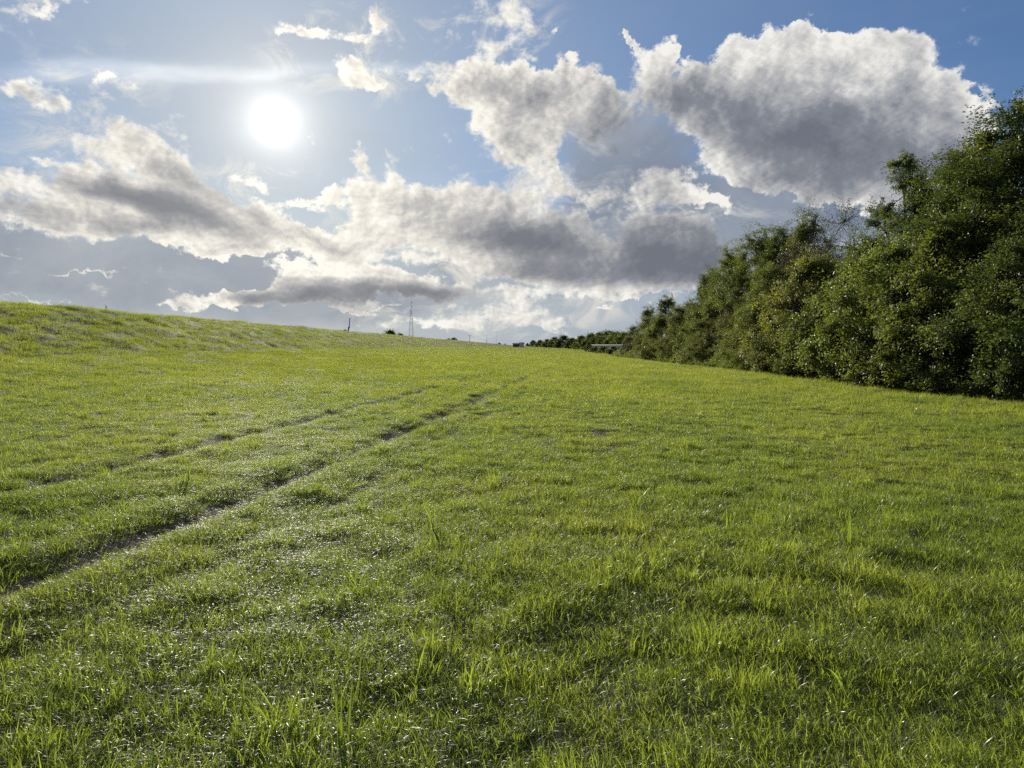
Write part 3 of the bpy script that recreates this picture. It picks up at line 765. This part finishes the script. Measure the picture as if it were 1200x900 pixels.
for i, (px, lab) in enumerate([(697, 'low bush under the far end of the pale building'), (707, 'low bush in the middle of the hedge before the pale building'),
                               (718, 'low olive bush at the near end of the hedge before the pale building')]):
    place_tree('hedge_bush', 'far', 22.3, at(px, 22.3), top_h(px, 405.6, 22.3), lab, 'bush', 'low bushes before the pale building', 1.7 * i, 1.9, ['olive', 'mid'])
for px, X, ty, wd, lab in [(457, -58, 387.2, 1.15, 'dark spreading treetop showing over the embankment between the post and the lattice mast'),
                           (469, -58, 391.3, 1.2, 'small low bush top just right of the spreading treetop over the embankment'),
                           (526, -56, 396.9, 1.0, 'low treetop over the embankment, left one of the close pair past the mast'),
                           (532, -56, 396.0, 1.2, 'broader treetop over the embankment, right one of the close pair past the mast')]:
    place_tree('tree', 'far', X, at(px, X), top_h(px, ty, X), lab, 'tree', 'treetops beyond the embankment', px * .37, wd, ['dark', 'dark'])
place_tree('bush', 'bush', -37, at(404.6, -37), .6, 'tiny scrubby bush on the embankment crest beside the leaning post', 'bush', None, .5, 1.0, ['olive', 'brown'])
for px, X, h_, lab in [(585, -36.5, 3.2, 'tiny dark bush on the skyline, just right of the last lamp mast'), (592, -36.5, 3.6, 'tiny dark bush on the skyline where the embankment runs out')]:
    place_tree('bush', 'bush', X, at(px, X), h_, lab, 'bush', 'bushes where the embankment runs out', px * .2, 1.2, ['dark', 'dark'])

# ------------------------------------------------------------------ built things
M_STEEL = plain_material('galvanised_steel', (.42, .43, .44), .5, .3, col2=(.34, .34, .35))
M_POST = plain_material('weathered_post', (.07, .055, .045), .85, col2=(.11, .09, .07), scale=6, bump=.3)
M_GREYPAINT = plain_material('grey_blue_paint', (.16, .19, .26), .55, col2=(.12, .14, .19))
M_WHITE = plain_material('white_cladding', (.72, .71, .67), .6, col2=(.60, .59, .55), scale=.8)
M_ROOF = plain_material('red_brown_roof', (.13, .075, .06), .8, col2=(.10, .06, .05), scale=1.5)
M_PALEROOF = plain_material('pale_sheet_roof', (.36, .32, .28), .75, col2=(.28, .25, .22), scale=.5)
M_GLASS = plain_material('dark_window', (.03, .035, .04), .15)
M_GREY = plain_material('grey_door', (.20, .20, .21), .6)

class MB:
    def __init__(s): s.v = []; s.f = []
    def box(s, c, d, rot=None):
        o = len(s.v)
        for dx in (-.5, .5):
            for dy in (-.5, .5):
                for dz in (-.5, .5):
                    p = Vector((dx * d[0], dy * d[1], dz * d[2]))
                    if rot: p = rot @ p
                    s.v.append(tuple(p + Vector(c)))
        s.f += [(o, o + 1, o + 3, o + 2), (o + 4, o + 6, o + 7, o + 5), (o, o + 4, o + 5, o + 1), (o + 2, o + 3, o + 7, o + 6), (o, o + 2, o + 6, o + 4), (o + 1, o + 5, o + 7, o + 3)]
        return s
    def bar(s, a, b, t, t2=None):
        a = Vector(a); b = Vector(b); q = (b - a).to_track_quat('Z', 'Y').to_matrix()
        o = len(s.v); S = 8
        for p, r in ((a, t / 2), (b, (t2 or t) / 2)):
            for k in range(S):
                an = k / S * 6.28319; s.v.append(tuple(p + q @ Vector((math.cos(an) * r, math.sin(an) * r, 0))))
        for k in range(S): s.f.append((o + k, o + (k + 1) % S, o + S + (k + 1) % S, o + S + k))
        s.f.append(tuple(o + k for k in reversed(range(S)))); s.f.append(tuple(o + S + k for k in range(S)))
        return s
    def prism(s, prof, y0, y1):      # profile in x,z drawn out along y
        o = len(s.v); n = len(prof)
        for y in (y0, y1):
            for (x, z) in prof: s.v.append((x, y, z))
        for k in range(n): s.f.append((o + k, o + (k + 1) % n, o + n + (k + 1) % n, o + n + k))
        s.f.append(tuple(o + k for k in reversed(range(n)))); s.f.append(tuple(o + n + k for k in range(n)))
        return s
    def build(s, name, mat, parent=None):
        me = bpy.data.meshes.new(name); me.from_pydata(s.v, [], s.f); me.update(); me.materials.append(mat)
        o = bpy.data.objects.new(name, me); COL.objects.link(o)
        if parent: o.parent = parent
        return o

# leaning marker post on the embankment crest
px0 = -36.2; y0 = at(408.2, px0); z0_ = H(px0, y0)
r = empty('marker_post', (px0, y0, z0_)); tag(r, 'thin leaning post with a dark stake below and grey pole above on the embankment', 'post')
MB().bar((0, 0, -.4), (.10, 0, 1.15), .30, .26).build('stake', M_POST, r)
pl = MB().bar((.24, .02, .85), (.34, .02, 2.95), .20, .17).build('pole', M_GREYPAINT, r)
MB().bar((.34, .02, 2.88), (.62, .02, 3.02), .14, .10).build('bracket', M_GREYPAINT, pl)
MB().box((.20, .01, 1.0), (.42, .30, .07)).build('clamp', M_STEEL, r)

def lattice(name, px, X, base_w, top_w, h_total, lat_h, panels, label, t=.34, mast=.22, arms=()):
    y = at(px, X); r = empty(name, (X, y, H(X, y) - .3), .35); tag(r, label, 'mast', 'lattice masts beyond the embankment')
    w = lambda z: (base_w + (top_w - base_w) * (z / lat_h)) / 2
    zs = [lat_h * (1 - (1 - k / panels) ** 1.25) for k in range(panels + 1)]
    for sx in (-1, 1):
        for sy in (-1, 1):
            MB().bar((sx * w(0), sy * w(0), 0), (sx * w(lat_h), sy * w(lat_h), lat_h), t, t * .7).build('leg', M_STEEL, r)
    br = MB()
    for k in range(panels + 1):
        z = zs[k]; a = w(z); 
        cs = [(-a, -a), (a, -a), (a, a), (-a, a)]
        for i in range(4):
            c, d = cs[i], cs[(i + 1) % 4]
            if k: br.bar((*c, z), (*d, z), t * .8)
            if k < panels:
                a2 = w(zs[k + 1]); e = [(-a2, -a2), (a2, -a2), (a2, a2), (-a2, a2)][(i + 1) % 4]
                br.bar((*c, z), (*e, zs[k + 1]), t * .22)
    br.build('bracing', M_STEEL, r)
    MB().bar((0, 0, lat_h - .5), (0, 0, h_total), mast * 2, mast).build('mast_pole', M_STEEL, r)
    for z in arms:
        MB().box((w(min(z, lat_h)) + .35, 0, z), (.5, .3, 1.8)).build('antenna', M_GREY, r)
# mast seen at column 482 from the crest (y 397) up to y 353
yA = at(482, -110); hA = CAMZ + 52 / F * yA - H(-110, yA)
lattice('lattice_mast', 482, -110, 5.4, 1.2, hA, hA * .80, 7, 'tall thin lattice mast with crossbars standing beyond the embankment', .24, .18, (hA * .88, hA * .62, hA * .97))
yB = at(124, -330); hB = CAMZ + 49 / F * yB - H(-330, yB)
lattice('lattice_mast', 124, -330, 3.0, .8, hB, hB * .86, 9, 'short lattice mast top peeping over the high part of the embankment', .30, .2, (hB * .93,))

# lamp masts far along the road behind the embankment
def lamp(px, X, ty, label):
    y = at(px, X); r = empty('lamp_mast', (X, y, H(X, y) - .3), 0); h_ = CAMZ + (405 - ty) / F * y - H(X, y)
    tag(r, label, 'lamp mast', 'lamp masts beyond the embankment')
    MB().bar((0, 0, 0), (0, 0, h_), .55, .34).build('pole', M_STEEL, r)
    hd = MB().bar((-1.1, 0, h_), (1.1, 0, h_ + .05), .22).build('arm', M_STEEL, r)
    for s_ in (-1, 1): MB().box((s_ * 1.25, 0, h_), (.8, .45, .25)).build('lamp_head', M_GREY, hd)
for px, ty, lab in [(550.5, 392.8, 'faintest lamp mast, leftmost of the three above the embankment'), (570.5, 392.6, 'middle lamp mast of the three above the embankment'),
                    (581.5, 390.2, 'tallest lamp mast, rightmost of the three above the embankment')]:
    lamp(px, -47, ty, lab)

def house(name, px, X, px2, ty_eave, ty_ridge, depth, wallm, roofm, label, cat, gable_end=True, windows=3):
    y = at(px, X); X2 = (px2 - 605) / F * y; W_ = X2 - X; r = empty(name, (X, y, H(X, y) - .15)); tag(r, label, cat)
    e = CAMZ + (405 - ty_eave) / F * y - H(X, y) + .15; rg = CAMZ + (405 - ty_ridge) / F * y - H(X, y) + .15
    MB().box((W_ / 2, depth / 2, e / 2), (W_, depth, e)).build('wall', wallm, r)
    # ridge runs across the view
    rf = MB(); o = .4
    rf.v = [(-o, -o, e + .01), (W_ + o, -o, e + .01), (W_ + o, depth + o, e + .01), (-o, depth + o, e + .01), (-o, depth / 2, rg), (W_ + o, depth / 2, rg)]
    rf.f = [(0, 1, 5, 4), (2, 3, 4, 5), (0, 4, 3), (1, 2, 5), (0, 3, 2, 1)]
    rf.build('roof', roofm, r)
    for k in range(windows):
        xx = W_ * (k + 1) / (windows + 1); wd = MB().box((xx, -.04, e * .55), (W_ / (windows + 1) * .34, .06, e * .34)).build('window', M_GLASS, r)
        MB().box((xx, -.07, e * .55 - e * .19), (W_ / (windows + 1) * .42, .14, .10)).build('sill', M_GREY, wd)
    dr = MB().box((W_ * .93, -.05, min(2.1, e * .8) / 2), (min(1.6, W_ * .08), .08, min(2.1, e * .8))).build('door', M_GREY, r)
house('long_building', 692, 24.2, 738, 404.8, 403.6, 14, M_WHITE, M_PALEROOF, 'long low pale building with light roof behind the hedge under the distant trees', 'building', windows=6)
house('shed', 609, 2.6, 614, 403.2, 401.2, 5, M_WHITE, M_PALEROOF, 'tiny white shed at the vanishing end of the distant tree line', 'shed', windows=1)
house('house', 601, -3.2, 609.3, 403.4, 402.0, 8, M_ROOF, M_ROOF, 'tiny red-brown house beside the white shed on the horizon', 'house', windows=2)
# render settings
sc.render.engine = 'CYCLES'
sc.cycles.use_denoising = False
sc.cycles.max_bounces = 6; sc.cycles.diffuse_bounces = 3; sc.cycles.glossy_bounces = 2
sc.cycles.transmission_bounces = 4; sc.cycles.transparent_max_bounces = 4; sc.cycles.caustics_reflective = False; sc.cycles.caustics_refractive = False
sc.cycles.sample_clamp_direct = 3.5; sc.cycles.sample_clamp_indirect = 2.0
